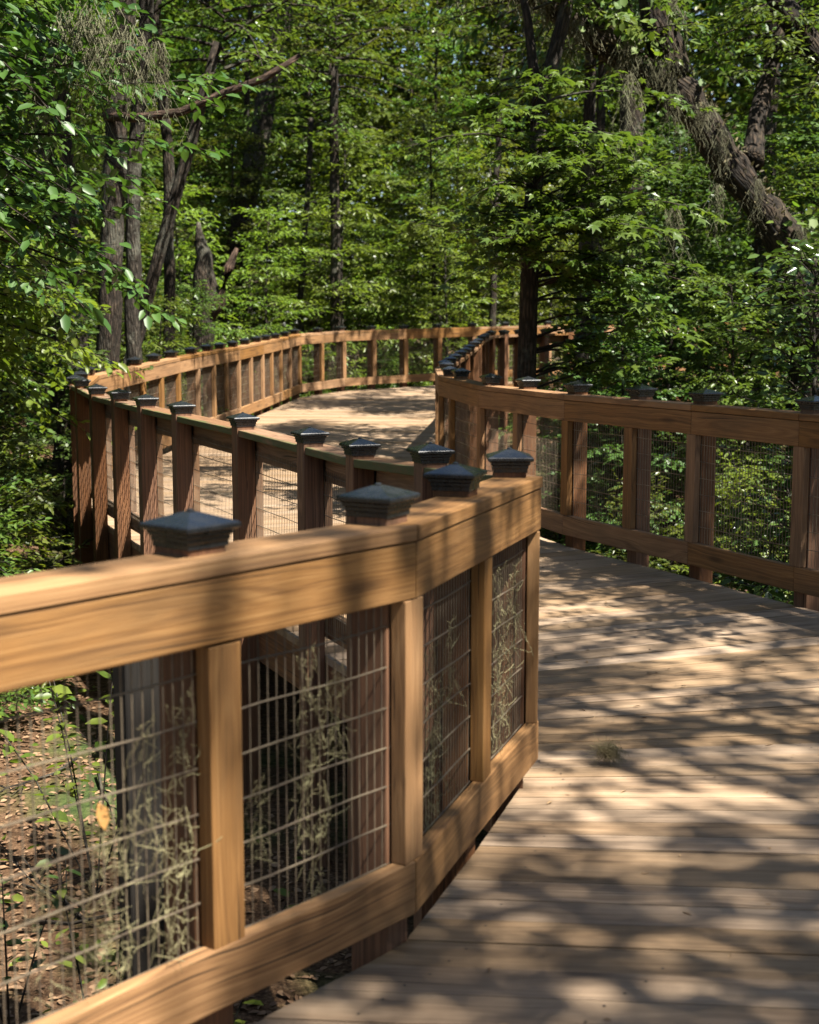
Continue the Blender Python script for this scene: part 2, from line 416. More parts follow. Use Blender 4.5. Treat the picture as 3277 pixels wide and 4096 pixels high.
# ------------------------------------------------------------------ deck
def offset_line(P, J, side, o):
    out = []
    for i in range(len(P)):
        a = P[max(i-1, 0)]; b = P[min(i+1, len(P)-1)]
        n = outward(nrm2(b-a), side)
        out.append(Vector((P[i].x, P[i].y)) + n*o)
    return out
LE = offset_line(LP, LJ, 1, -HALF-.003)
for i in range(0, 7):                      # along the foreground the boards stop short of the posts
    a_, b_ = LP[max(i-1, 0)], LP[i+1]; n_ = outward(nrm2(b_-a_), 1); LE[i] = LE[i] - n_*(.012 if i < 6 else .0); RE = offset_line(RP, RJ, -1, -HALF-.003)
def near_z(E, P, q):
    best = (1e9, 0)
    for i in range(len(E)-1):
        a, b = E[i], E[i+1]; d = b-a; t = max(0, min(1, (q-a).dot(d)/d.length_squared))
        dd = (a+d*t-q).length
        if dd < best[0]: best = (dd, P[i].z+(P[i+1].z-P[i].z)*t-DECK_DROP)
    return best
def deck_z(q):
    dl, zl = near_z(LE, LP, q); dr, zr = near_z(RE, RP, q)
    return (zl*dr + zr*dl)/(dl+dr+1e-6)
POLY = LE + list(reversed(RE))
def hits(c, d):
    """parameters along the line c + s d where it crosses the deck outline"""
    s = []
    n = len(POLY)
    for i in range(n):
        a, b = POLY[i], POLY[(i+1) % n]; e = b-a
        den = d.x*e.y - d.y*e.x
        if abs(den) < 1e-9: continue
        w = a-c; k = (w.x*e.y - w.y*e.x)/den; h = (w.x*d.y - w.y*d.x)/den
        if 0 <= h < 1: s.append(k)
    s.sort(); return s
def interval(c, d):
    s = hits(c, d)
    prs = [(s[i], s[i+1]) for i in range(0, len(s)-1, 2)]
    if not prs: return None
    return min(prs, key=lambda p: 0 if p[0] <= 0 <= p[1] else min(abs(p[0]), abs(p[1])))
CY = [-1.6, 2, 3, 4, 5, 6.5, 8, 10, 12, 14, 17, 20, 24, 26, 30]
CX = [-1.6, .2, 1.0, 1.6, 1.7, 1.4, .7, -.4, -1.2, -1.35, -1.1, -.8, -.3, .6, 7.0]
CA = [-5, -5, -5, -5, 1, 10, 15, 18, 12, 2, -4, -5, -6, -6, -6]
SCREWS = []
mb = MB(); y = -1.6; prev = None; PITCH = .137
while y < 31:
    cx = float(np.interp(y, CY, CX)); an = math.radians(float(np.interp(y, CY, CA)))
    c = Vector((cx, y)); d = Vector((math.cos(an), math.sin(an)))
    iv = interval(c, d)
    cur = (c+d*iv[0], c+d*iv[1], d) if iv and iv[1]-iv[0] > .15 else None
    if prev and cur:
        d0 = prev[2]; gap = R_.uniform(.003, .007)
        nn = Vector((-d0.y, d0.x))
        a0, b0, a1, b1 = prev[0]+nn*gap*.5, prev[1]+nn*gap*.5, cur[0]-nn*gap*.5, cur[1]-nn*gap*.5
        L = (b0-a0).length
        cuts = max(1, int(L/2.2)); rr = R_.random(); dz = R_.uniform(-.0015, .0015)
        ou, ov, ow = R_.uniform(0, 50), R_.uniform(-.08, .08), R_.uniform(.02, .1)
        for k in range(cuts):
            f0, f1 = k/cuts, (k+1)/cuts
            q = [a0.lerp(b0, f0), a0.lerp(b0, f1), a1.lerp(b1, f1), a1.lerp(b1, f0)]
            zz = [deck_z(p)+dz for p in q]
            c8 = [(p.x, p.y, z-.038) for p, z in zip(q, zz)] + [(p.x, p.y, z) for p, z in zip(q, zz)]
            g = [(ou+uu*L, ov+vv, ow+ww) for ww in (0, .038) for (uu, vv) in ((f0, 0), (f1, 0), (f1, .14), (f0, .14))]
            mb.hexa(c8, g, rr)
        if y < 12:
            for k in range(int(L/.52)):
                for fr in (.25, .75):
                    p = a0.lerp(b0, (.18+k*.52)/L).lerp(a1.lerp(b1, (.18+k*.52)/L), fr)+Vector((R_.gauss(0, .004), R_.gauss(0, .004)))
                    SCREWS.append((p.x, p.y, deck_z(p)+dz+.0008))
    prev = cur
    y += PITCH
deck = obj('boardwalk', mb.mesh('boardwalk'), DECKW); tag(deck, kind='structure')
sv, sf = [], []
for (x_, y_, z_) in SCREWS:
    b_ = len(sv); sv += [(x_+.0042*math.cos(k*PI/3), y_+.0042*math.sin(k*PI/3), z_) for k in range(6)]; sf.append(tuple(b_+k for k in range(6)))
sm = bpy.data.meshes.new('deck_screws'); sm.from_pydata(sv, [], sf); sm.update()
tag(obj('deck_screws', sm, simple('screw_steel', (.03, .026, .022), .6, .5), deck), kind='stuff')
mb = MB()
for E, P, sd in ((LE, LP, 1), (RE, RP, -1)):
    for i in range(len(E)-1):
        t = nrm2(P[i+1]-P[i]); n = outward(t, sd)
        a, b = E[i], E[i+1]; za, zb = P[i].z-DECK_DROP, P[i+1].z-DECK_DROP
        ring = [(a-n*.045, za), (b-n*.045, zb), (b-n*.003, zb), (a-n*.003, za)]
        c8 = [(p.x, p.y, z-.275) for p, z in ring]+[(p.x, p.y, z-.040) for p, z in ring]
        mb.hexa(c8, gbox(0, .8, 0, .04, 0, .235), R_.random())
obj('rim_joist', mb.mesh('rim_joist'), POSTW, deck)

# ------------------------------------------------------------------ foliage library
def leaf_shape(kind):
    if kind == 'ovate':
        v = [(0,0,0),(.32,.24,.04),(.70,.20,.02),(1,0,-.10),(.70,-.20,.02),(.32,-.24,.04)]; f = [(0,1,2,3),(0,3,4,5)]
    elif kind == 'lance':
        v = [(0,0,0),(.35,.17,.03),(.70,.14,.0),(1,0,-.14),(.70,-.14,0),(.35,-.17,.03)]; f = [(0,1,2,3),(0,3,4,5)]
    elif kind == 'round':
        v = [(0,0,0),(.15,.34,.05),(.62,.36,.03),(1,0,-.06),(.62,-.36,.03),(.15,-.34,.05)]; f = [(0,1,2,3),(0,3,4,5)]
    else:                                     # star: five pointed lobes
        v = [(0,0,0)]
        for i, a in enumerate((-125,-95,-60,-30,0,30,60,95,125)):
            r = .55 if i in (0, 8) else (.72 if i in (2, 6) else (.78 if i == 4 else .30))
            A = math.radians(a); v.append((.25+r*math.cos(A), r*math.sin(A), -.10 if i % 2 == 0 else .03))
        f = [(0, i, i+1) for i in range(1, 9)]+[(0, 9, 1)]
    return np.array(v, dtype=np.float64), f

def leaves_mesh(name, P, D, N, S, T, kind, mat):
    tv, tf = leaf_shape(kind)
    P, D, N, S, T = (np.asarray(a, dtype=np.float64) for a in (P, D, N, S, T))
    D /= np.linalg.norm(D, axis=1)[:, None]+1e-9
    B = np.cross(N, D); B /= np.linalg.norm(B, axis=1)[:, None]+1e-9
    N2 = np.cross(D, B)
    V = P[:, None, :] + S[:, None, None]*(tv[None, :, 0, None]*D[:, None, :] + tv[None, :, 1, None]*B[:, None, :] + tv[None, :, 2, None]*N2[:, None, :])
    n, k = len(P), len(tv)
    me = bpy.data.meshes.new(name)
    me.vertices.add(n*k); me.vertices.foreach_set('co', V.astype(np.float32).ravel())
    lens = np.array([len(q) for q in tf]); flat = np.concatenate([np.array(q) for q in tf])
    loops = (np.arange(n)[:, None]*k + flat[None, :]).ravel()
    tot = np.tile(lens, n); st = np.concatenate([[0], np.cumsum(tot)[:-1]])
    me.loops.add(len(loops)); me.loops.foreach_set('vertex_index', loops.astype(np.int32))
    me.polygons.add(len(tot)); me.polygons.foreach_set('loop_start', st.astype(np.int32)); me.polygons.foreach_set('loop_total', tot.astype(np.int32))
    a = me.attributes.new('tint', 'FLOAT', 'POINT'); a.data.foreach_set('value', np.repeat(T, k).astype(np.float32))
    me.update(calc_edges=True); me.validate()
    me.materials.append(mat)
    return me

class Leaves:
    def __init__(s): s.P = []; s.D = []; s.N = []; s.S = []; s.T = []
    def add(s, p, d, n, size, t): s.P.append(p); s.D.append(d); s.N.append(n); s.S.append(size); s.T.append(t)
    def mesh(s, name, kind, mat): return leaves_mesh(name, s.P, s.D, s.N, s.S, s.T, kind, mat)

def rv(rs, sc=1.0): return Vector((rs.gauss(0, sc), rs.gauss(0, sc), rs.gauss(0, sc)))

def spray(rs, lv, mb, base, dirv, L, size, step, twl, tilt=.35, droop=.35, wood=True, r0=.012, tint0=None):
    """a leafy branch: limb curve, side twigs, leaves on the twigs in loose flat layers"""
    d = dirv.normalized(); pts = []
    n = max(4, int(L/.22))
    bend = rv(rs, .12)
    for i in range(n+1):
        t = i/n
        pts.append(base + d*(L*t) + bend*(L*t*t) + Vector((0, 0, -droop*L*t*t)))
    if wood: mb.tube(pts, [max(.003, r0*(1-.85*i/n)) for i in range(n+1)], 4, False)
    m = max(3, int(L/step)); side = 1
    tt0 = rs.random()
    for j in range(m):
        t = .15+.85*(j+rs.random())/m
        x = t*n; i = min(n-1, int(x)); p = pts[i].lerp(pts[i+1], x-i)
        tg = (pts[i+1]-pts[i]).normalized()
        sd = tg.cross(Vector((0, 0, 1)))
        if sd.length < .1: sd = Vector((1, 0, 0))
        sd.normalize(); side = -side
        tw = (tg*rs.uniform(.35, .9) + sd*side*rs.uniform(.6, 1) + rv(rs, .22)).normalized()
        tl = twl*rs.uniform(.5, 1.15)*(1.15-.55*t)
        k = max(2, int(tl/(size*.50)))
        tt = .5*tt0+.5*rs.random() if tint0 is None else min(1, max(0, rs.gauss(tint0, .2)))
        if wood and tl > .12: mb.tube([p, p+tw*tl*.5+Vector((0,0,-.03*tl)), p+tw*tl+Vector((0,0,-.2*tl*tl))], [.0035, .0026, .0014], 3, False)
        for q in range(k+1):
            u = (q+.4)/(k+.4)
            pp = p + tw*(tl*u) + Vector((0, 0, -.2*tl*tl*u*u)) + rv(rs, .012)
            ang = rs.uniform(.3, 1.1)*(1 if q % 2 else -1) if q < k else 0
            b = tw.cross(Vector((0, 0, 1)))
            ld = (tw*math.cos(ang) + b*math.sin(ang) + Vector((0, 0, rs.gauss(-.25, .25)))).normalized()
            nn = Vector((rs.gauss(0, tilt), rs.gauss(0, tilt), 1)).normalized()
            lv.add(pp, ld, nn, size*rs.uniform(.6, 1.2), min(1, max(0, .6*tt+.4*rs.random())))

def tree_meshes(seed, H, R, zlo, nb, size, r0=.09, lean=(0, 0), twl=.42, step=.10, topR=.35, elev=(-.05, .6), tilt=.38, droop=.3, stem=True, azr=None):
    rs = random.Random(seed); lv = Leaves(); mb = MB()
    tp = []
    n = 12; ph = rs.uniform(0, 6)
    for i in range(n+1):
        t = i/n
        tp.append(Vector((lean[0]*t + .12*math.sin(ph+t*5)*t*H*.12, lean[1]*t + .12*math.cos(ph+t*4)*t*H*.12, H*t*.96)))
    if stem: mb.tube(tp, [r0*(1.35 if i == 0 else 1)*(1-.82*i/n) for i in range(n+1)], 9, True)
    ga = rs.uniform(0, 6)
    for b in range(nb):
        z = zlo + (H-zlo)*((b+rs.random())/nb)
        t = min(.999, z/(H*.96)); x = t*n; i = min(n-1, int(x)); base = tp[i].lerp(tp[i+1], x-i)
        ga += 2.4+rs.uniform(-.4, .4)
        az = ga if azr is None else rs.uniform(*azr)
        f = (z-zlo)/max(.01, H-zlo)
        prof = (1-f)*1.0+f*topR if f > .25 else .75+f
        L = R*prof*rs.uniform(.5, 1.15)
        e = rs.uniform(*elev)+.35*f
        d = Vector((math.cos(az)*math.cos(e), math.sin(az)*math.cos(e), math.sin(e)))
        spray(rs, lv, mb, base, d, L, size, step, twl, tilt, droop, True, max(.006, r0*.22*(1-f*.5)))
    return mb, lv

LIB = {}
def lib(key, kind, lmat, bark, *a, **k):
    mb, lv = tree_meshes(*a, **k)
    tm = mb.mesh(key+'_trunk', True); tm.materials.append(bark)
    LIB[key] = (tm, lv.mesh(key+'_crown', kind, lmat))
lib('under_a', 'ovate', LEAF, BARK, 1, 6.5, 2.7, .5, 84, .105, r0=.07, twl=.5, step=.085)
lib('under_b', 'ovate', LEAF, BARK, 2, 7.5, 2.4, .8, 90, .10, r0=.08, twl=.5, step=.085)
lib('under_c', 'lance', LEAFY, BARKG, 3, 5.0, 2.2, .4, 66, .115, r0=.05, twl=.48, step=.09)
lib('under_d', 'round', LEAFD, BARK, 4, 7.0, 2.6, .6, 80, .10, r0=.07, twl=.5, step=.09)
lib('mid_a', 'ovate', LEAF, BARK, 12, 12.0, 3.3, 1.5, 100, .135, r0=.11, twl=.62, step=.11, topR=.55)
lib('mid_b', 'round', LEAF, BARKG, 13, 13.0, 3.0, 2.0, 100, .13, r0=.12, twl=.62, step=.11, topR=.55)
lib('shrub_a', 'ovate', LEAF, BARK, 5, 1.9, 1.2, .05, 54, .08, r0=.02, twl=.32, step=.075, elev=(.1, .9))
lib('shrub_b', 'lance', LEAFY, BARKG, 6, 1.7, 1.1, .05, 50, .09, r0=.02, twl=.32, step=.075, elev=(.1, .9))
lib('shrub_g', 'ovate', LEAFG, BARKG, 7, 2.9, 1.1, .1, 84, .078, r0=.03, twl=.28, step=.075, elev=(.1, .9), topR=.5, tilt=.7)
lib('canopy_a', 'ovate', LEAFD, BARK, 8, 13.0, 4.6, 8.0, 48, .17, r0=.20, twl=.7, step=.24, elev=(-.05, .45), topR=.5)
lib('canopy_b', 'ovate', LEAF, BARKG, 9, 14.5, 4.4, 9.0, 46, .17, r0=.17, twl=.7, step=.24, elev=(-.05, .45), topR=.5)
lib('canopy_n', 'ovate', LEAFD, BARK, 18, 10.5, 4.6, 6.2, 38, .19, r0=.20, twl=.8, step=.12, elev=(-.05, .45), topR=.5)
lib('top_a', 'ovate', LEAF, BARK, 8, 13.0, 4.4, 7.5, 50, .16, r0=.20, twl=.7, step=.24, elev=(-.05, .45), topR=.5, stem=False)

def plant(key, name, x, y, label, cat, group=None, s=1.0, rz=None, z=None, zs=1.0, tilt=(0, 0)):
    r = empty(name, (x, y, ground_z(x, y)-.05 if z is None else z), R_.uniform(0, 6.28) if rz is None else rz)
    r.scale = (s, s, s*zs); r.rotation_euler.x = tilt[0]; r.rotation_euler.y = tilt[1]
    tag(r, label, cat, group)
    tm, cm = LIB[key]
    sh = 'shrub' in key
    obj('stem' if sh else 'trunk', tm, None, r); obj('foliage' if sh else 'crown', cm, None, r)
    return r

def clear(x, y, m=.5):
    """true when (x, y) stands off the deck by m"""
    q = Vector((x, y)); ins = False; n = len(POLY)
    for i in range(n):
        a, b = POLY[i], POLY[(i+1) % n]
        if (a.y > y) != (b.y > y) and x < (b.x-a.x)*(y-a.y)/(b.y-a.y)+a.x: ins = not ins
    if ins: return False
    return min(near_z(LE, LP, q)[0], near_z(RE, RP, q)[0]) > m

# ---- understory rows behind and beside the boardwalk
UL = {'under_a': ('leafy green understory tree massed among others behind the boardwalk', 'understory trees behind the boardwalk'),
      'under_b': ('leafy green understory tree massed among others behind the boardwalk', 'understory trees behind the boardwalk'),
      'under_d': ('dark round leaved understory tree in the woods behind the boardwalk', 'dark understory trees behind the boardwalk'),
      'under_c': ('bright yellow green sapling catching sun in the woods behind the boardwalk', 'bright saplings behind the boardwalk'),
      'mid_a': ('tall green tree leafy down to its foot in the far woods', 'tall leafy trees in the far woods'),
      'mid_b': ('tall round leaved tree leafy down to its foot in the far woods', 'tall round leaved trees in the far woods')}
def under(key, x, y, s=1.0, **k):
    l, g = UL[key]; return plant(key, 'sapling' if key == 'under_c' else ('forest_tree' if 'mid' in key else 'understory_tree'), x, y, l, 'tree', g, s, **k)
for (yy, n, x0, x1, kk) in ((32, 7, -9, 11, ('under_a', 'under_c', 'under_b', 'under_c')), (35.5, 8, -12, 12, ('mid_a', 'under_c', 'under_a', 'under_c')), (40, 8, -14, 14, ('mid_a', 'mid_b')), (45, 9, -16, 16, ('mid_a', 'mid_b')), (50, 9, -17, 17, ('mid_a', 'mid_b'))):
    for i in range(n):
        x = x0+(x1-x0)*(i+R_.uniform(.2, .8))/n; y = yy+R_.uniform(-1.2, 1.6)
        if not clear(x, y, .8): y += 3
        if (yy == 32 and 2 < x < 7.5) or (yy == 35.5 and 4 < x < 9): continue
        under(R_.choice(kk), x, y, R_.uniform(.95, 1.3))
for (x, y, k, s) in ((-5.6, 17.2, 'under_d', .95), (-6.2, 20.5, 'under_a', 1.05), (-4.9, 23.5, 'under_b', .95), (-3.75, 15.3, 'under_d', .5), (-3.3, 19.0, 'under_c', .6), (-3.2, 21.0, 'under_a', .5), (-7.8, 24.5, 'mid_b', .9), (-4.4, 27.3, 'under_c', 1.0), (-6.9, 29, 'mid_a', .9), (-2.9, 29.3, 'under_c', .95), (-7.2, 14.0, 'under_b', .9), (-9.5, 19, 'mid_b', .9)):
    under(k, x, y, s)
for (x, y, k, s) in ((5.6, 18.5, 'under_d', .95), (4.4, 21.0, 'under_a', .85), (7.6, 22.0, 'mid_b', .8), (6.6, 24.6, 'under_a', .8), (3.3, 17.8, 'under_d', .72), (2.7, 14.9, 'under_d', .6), (2.0, 13.6, 'under_d', .46), (3.1, 13.9, 'under_a', .5), (3.7, 15.6, 'under_a', .72), (4.6, 16.4, 'under_d', .85), (3.0, 20.0, 'under_a', .8), (6.9, 15.8, 'under_b', .85), (.8, 31.0, 'under_c', .95), (1.9, 32.6, 'under_c', 1.05), (-.7, 32.0, 'under_c', .9), (3.2, 33.0, 'under_c', 1.1), (1.2, 35.0, 'under_c', 1.4)):
    under(k, x, y, s)

# low shrubs along the edges
SL = {'shrub_a': ('green ovate leaved bush growing low beside the boardwalk', 'low bushes beside the boardwalk'),
      'shrub_b': ('yellow green narrow leaved bush growing low beside the boardwalk', 'yellow green bushes beside the boardwalk')}
def shrub(key, x, y, s=1.0, **k):
    l, g = SL[key]; return plant(key, 'bush', x, y, l, 'bush', g, s, **k)
for (x, y, k, s) in ((3.2, 9.2, 'shrub_b', .75), (2.7, 10.6, 'shrub_a', .7), (3.7, 10.9, 'shrub_a', .8), (2.0, 12.2, 'shrub_a', .7), (3.0, 12.8, 'shrub_b', .85), (1.5, 14.0, 'shrub_a', .75), (4.3, 13.0, 'shrub_a', 1.0), (4.4, 10.4, 'shrub_a', 1.0), (4.2, 8.0, 'shrub_a', .8),
                     (1.85, 15.9, 'shrub_a', .8), (2.7, 18.7, 'shrub_a', .9), (2.5, 21.5, 'shrub_a', .9), (4.2, 23.8, 'shrub_b', .7), (2.4, 16.9, 'shrub_a', 1.1),
                     (-3.9, 9.9, 'shrub_a', 1.1), (-2.85, 9.3, 'shrub_a', .8), (-3.05, 10.5, 'shrub_b', .9), (-3.5, 11.9, 'shrub_a', 1.0), (-3.45, 8.6, 'shrub_b', .85), (-4.0, 11.5, 'shrub_b', 1.1), (-4.4, 12.8, 'shrub_a', 1.2), (-4.7, 10.6, 'shrub_a', 1.4), (-4.9, 14.6, 'shrub_a', 1.25), (-3.9, 17.9, 'shrub_a', .95), (-3.7, 20.3, 'shrub_a', 1.0), (-3.5, 23.0, 'shrub_b', .9),
                     (-2.8, 26.6, 'shrub_a', .95), (-1.5, 28.0, 'shrub_b', .9), (-.5, 28.6, 'shrub_a', .95), (.7, 29.2, 'shrub_b', .9), (1.9, 30.0, 'shrub_a', .95), (3.4, 30.6, 'shrub_b', .9), (5.4, 31.4, 'shrub_a', 1.0)):
    shrub(k, x, y, s)
plant('shrub_g', 'glossy_shrub', 2.85, 10.0, 'tall glossy leaved shrub beyond the right railing at the right edge of the photo', 'shrub', s=1.13, rz=1.0)

# canopy trees out of the picture: their crowns dapple the light on the deck and the woods
S_AZ = Vector((.80, -.60))
ct = 0
for gy in range(-10, 38, 6):
    for gx in range(-15, 21, 6):
        x = gx+R_.uniform(-1.6, 1.6); y = gy+R_.uniform(-1.6, 1.6)
        if not clear(x, y, .7): continue
        if abs(x) < .30*y+.8 and y > 4: continue      # trunks in view are placed by hand
        if y < 9: continue
        if x > 2 and (x < 14 or y > 22): continue                 # an opening lets the sun onto the far bank
        plant(R_.choice(['canopy_a', 'canopy_b']), 'canopy_tree', x, y, 'tall forest tree whose high crown dapples the light', 'tree', 'tall canopy trees', R_.uniform(.9, 1.1)); ct += 1

for (x, y, k, s, zs) in ((6.0, -.75, 'canopy_n', .85, 1.5), (7.4, 4.3, 'canopy_n', .66, 1.9), (4.7, 2.9, 'canopy_n', .5, 2.5),  (3.9, -4.2, 'canopy_n', .8, 1.5), (3.9, 7.4, 'canopy_n', .45, 1.7), (1.95, 16.2, 'canopy_n', .6, 1.6), (2.7, 20.6, 'canopy_n', .6, 1.7), (9.4, .5, 'canopy_a', .8, 1.0), (7.2, -4.6, 'canopy_a', .9, 1.0), (1.4, -6.2, 'canopy_a', .9, 1.0), (-4.8, -2.5, 'canopy_a', .9, 1.1), (-8, 3, 'canopy_b', 1, 1), (-1.9, -6.2, 'canopy_b', .9, 1.1), (12.5, -2, 'canopy_a', 1, 1), (-4.6, 4.6, 'canopy_a', .8, 1.2), (6, -8, 'canopy_b', 1, 1)):
    plant(k, 'canopy_tree', x, y, 'tall forest tree whose high crown dapples the light', 'tree', 'tall canopy trees', s, zs=zs); ct += 1
# ---- trunks in view
def trunk_tree(name, x, y, pts, rad, bark, label, crown=True, s=.8, zc=None, extra=None):
    """a tree whose trunk follows pts (x,y,z offsets from its foot)"""
    gz = ground_z(x, y)-.1
    r = empty(name, (x, y, gz)); tag(r, label, 'tree')
    mb = MB(); rs = random.Random(int(x*100+y*7))
    P = [Vector(p) for p in pts]; Q = []; W_ = []
    for i in range(len(P)-1):
        m = max(3, int((P[i+1]-P[i]).length/.35))
        for k in range(m):
            t = k/m; Q.append(P[i].lerp(P[i+1], t)+Vector((rs.gauss(0, .012), rs.gauss(0, .012), 0))); W_.append((rad[i]+(rad[i+1]-rad[i])*t)*rs.uniform(.95, 1.06))
    Q.append(P[-1]); W_.append(rad[-1]); W_[0] *= 1.5; W_[1] *= 1.15
    mb.tube(Q, W_, 14, True)
    me = mb.mesh('trunk', True)
    t = obj('trunk', me, bark, r)
    if extra:
        for (nm, ep, er, eb) in extra:
            m2 = MB(); m2.tube(ep, er, 9, True); obj(nm, m2.mesh(nm, True), eb, r)
    if crown:
        top = P[-1]
        lm, cm = LIB['top_a']
        a = obj('limbs', lm, None, r); b = obj('crown', cm, None, r)
        for o in (a, b):
            o.scale = (s, s, s); o.rotation_euler.z = rs.uniform(0, 6.28); o.location = (top.x, top.y, top.z-8.2*s)
        b.rotation_euler.z = a.rotation_euler.z
    return r
trunk_tree('trunk_tree', -3.55, 16.6, [(0,0,0),(.02,0,2),(.15,.1,4.5),(.35,.2,7),(.5,.3,10)], [.17,.135,.13,.125,.11], BARK, 'stout dark straight trunk left of the long sunlit railing, moss high on it',
           extra=[('dead_branch', [(.1,0,5.15),(.5,-.2,5.1),(1.0,-.3,5.15),(1.5,-.35,5.35),(1.95,-.4,5.5),(2.35,-.4,5.75)], [.055,.052,.048,.045,.042,.025], DEADW)])
trunk_tree('trunk_tree', -3.30, 17.0, [(0,0,0),(.02,0,2),(.05,.1,4.5),(.3,.2,7),(.5,.3,9)], [.11,.092,.088,.08,.075], BARKG, 'pale grey trunk standing just right of the stout dark trunk', s=.7)
trunk_tree('trunk_tree', -4.35, 18.3, [(0,0,0),(0,0,2),(-.1,.1,4.5),(-.3,.2,8)], [.30,.25,.24,.2], BARK, 'broad shadowed trunk furthest left among the trunks', s=.9)
trunk_tree('trunk_tree', -3.45, 20.2, [(0,0,0),(.05,0,2),(.1,.1,4.5),(-.1,.2,8)], [.10,.085,.08,.07], BARK, 'thin dark trunk between the grey trunk and the broken snag', s=.7)
trunk_tree('snag', -3.35, 22.0, [(0,0,0),(.05,0,1),(.1,.1,2.2),(.22,.1,3.1),(.16,.15,3.7),(.12,.15,4.2)], [.30,.22,.20,.20,.12,.03], BARK, 'broken dark snag with a reddish split limb behind the long sunlit railing', crown=False,
           extra=[('broken_limb', [(.15,.05,2.6),(.45,0,3.0),(.6,-.05,3.5),(.72,0,3.8)], [.11,.10,.08,.03], DEADW)])
trunk_tree('trunk_tree', -4.1, 17.8, [(0,0,0),(.35,0,1.4),(.8,.1,3.0),(1.3,.1,4.6),(1.75,.2,6.2)], [.10,.085,.08,.075,.06], BARK, 'slim leaning trunk slanting up to the right behind the stout trunk', s=.6)
trunk_tree('trunk_tree', -1.72, 31.2, [(0,0,0),(.08,0,2),(.12,.1,4),(.1,.1,8)], [.14,.12,.11,.10], BARK, 'straight thin trunk rising behind the far railing left of centre', s=.7)
trunk_tree('trunk_tree', -2.45, 32.0, [(0,0,0),(.02,0,3),(.3,.1,7)], [.09,.07,.06], BARKG, 'thinnest pale trunk left of the far railing corner', s=.6)
trunk_tree('trunk_tree', 1.85, 31.5, [(0,0,0),(-.02,0,3),(.1,.1,8)], [.09,.075,.06], BARK, 'thin dark trunk behind the far railing right of centre', s=.6)
trunk_tree('trunk_tree', -4.4, 33.2, [(0,0,0),(.2,0,3),(.8,.1,6),(1.7,.1,10)], [.30,.26,.24,.2], BARKG, 'pale leaning trunk high in the woods above the dead branch', s=.8)
trunk_tree('trunk_tree', 3.7, 24.0, [(0,0,0),(.02,0,2),(0,.1,4.5),(-.1,.2,9)], [.27,.22,.21,.17], BARK, 'thick hazy trunk behind the arching oak limb', s=.9)
trunk_tree('trunk_tree', 4.7, 19.5, [(0,0,0),(0,0,2),(.1,.1,4.5),(.2,.2,8)], [.16,.13,.12,.1], BARK, 'dark upright trunk right of the arching oak limb', s=.8)

# ---- slender star leaved tree before the far railing
def slender_tree():
    x, y = .95, 11.7
    gz = ground_z(x, y)-.1
    r = empty('slender_tree', (x, y, gz)); tag(r, 'slender tree with star shaped leaves standing between the right railing and the receding posts', 'tree')
    mb = MB(); lv = Leaves(); rs = random.Random(5)
    z0 = -gz
    tr = [(0,0,0),(0,0,1.1),(.01,0,z0+1.2),(.03,0,z0+2.3),(.08,0,z0+3.05),(.10,0,z0+3.35),(.18,.02,z0+3.6),(.26,.03,z0+3.9),(.5,.1,z0+5),(.7,.1,z0+7)]
    T_ = [Vector(p) for p in tr]
    mb.tube(T_, [.11,.085,.08,.073,.07,.07,.062,.058,.05,.03], 10)
    mb.tube([T_[5], T_[5]+Vector((-.06,.05,.25)), T_[5]+Vector((-.10,.1,.6)), T_[5]+Vector((-.25,.2,1.4))], [.05,.042,.035,.025], 8)
    for b in range(84):
        a = rs.uniform(0, 6.28)
        if rs.random() < .45: a = rs.uniform(-.6, .5)       # heavier on the right
        elif rs.random() < .4: a = rs.uniform(-2.3, -.8)
        right = math.cos(a) > .6
        z = z0 + (rs.uniform(1.0 if right else 2.0, 3.0) if b < 62 else rs.uniform(3.0, 6))
        e = rs.uniform(.1, .5); L = rs.uniform(.6, 1.5)*(1.0 if right else .75)
        spray(rs, lv, mb, Vector((.03, 0, z)), Vector((math.cos(a)*math.cos(e), math.sin(a)*math.cos(e), math.sin(e))), L, rs.uniform(.065, .115), .10, .34, .45, .28, True, .012, .4)
    obj('trunk', mb.mesh('trunk', True), BARK, r); obj('crown', lv.mesh('crown', 'star', LEAF), None, r)
slender_tree()

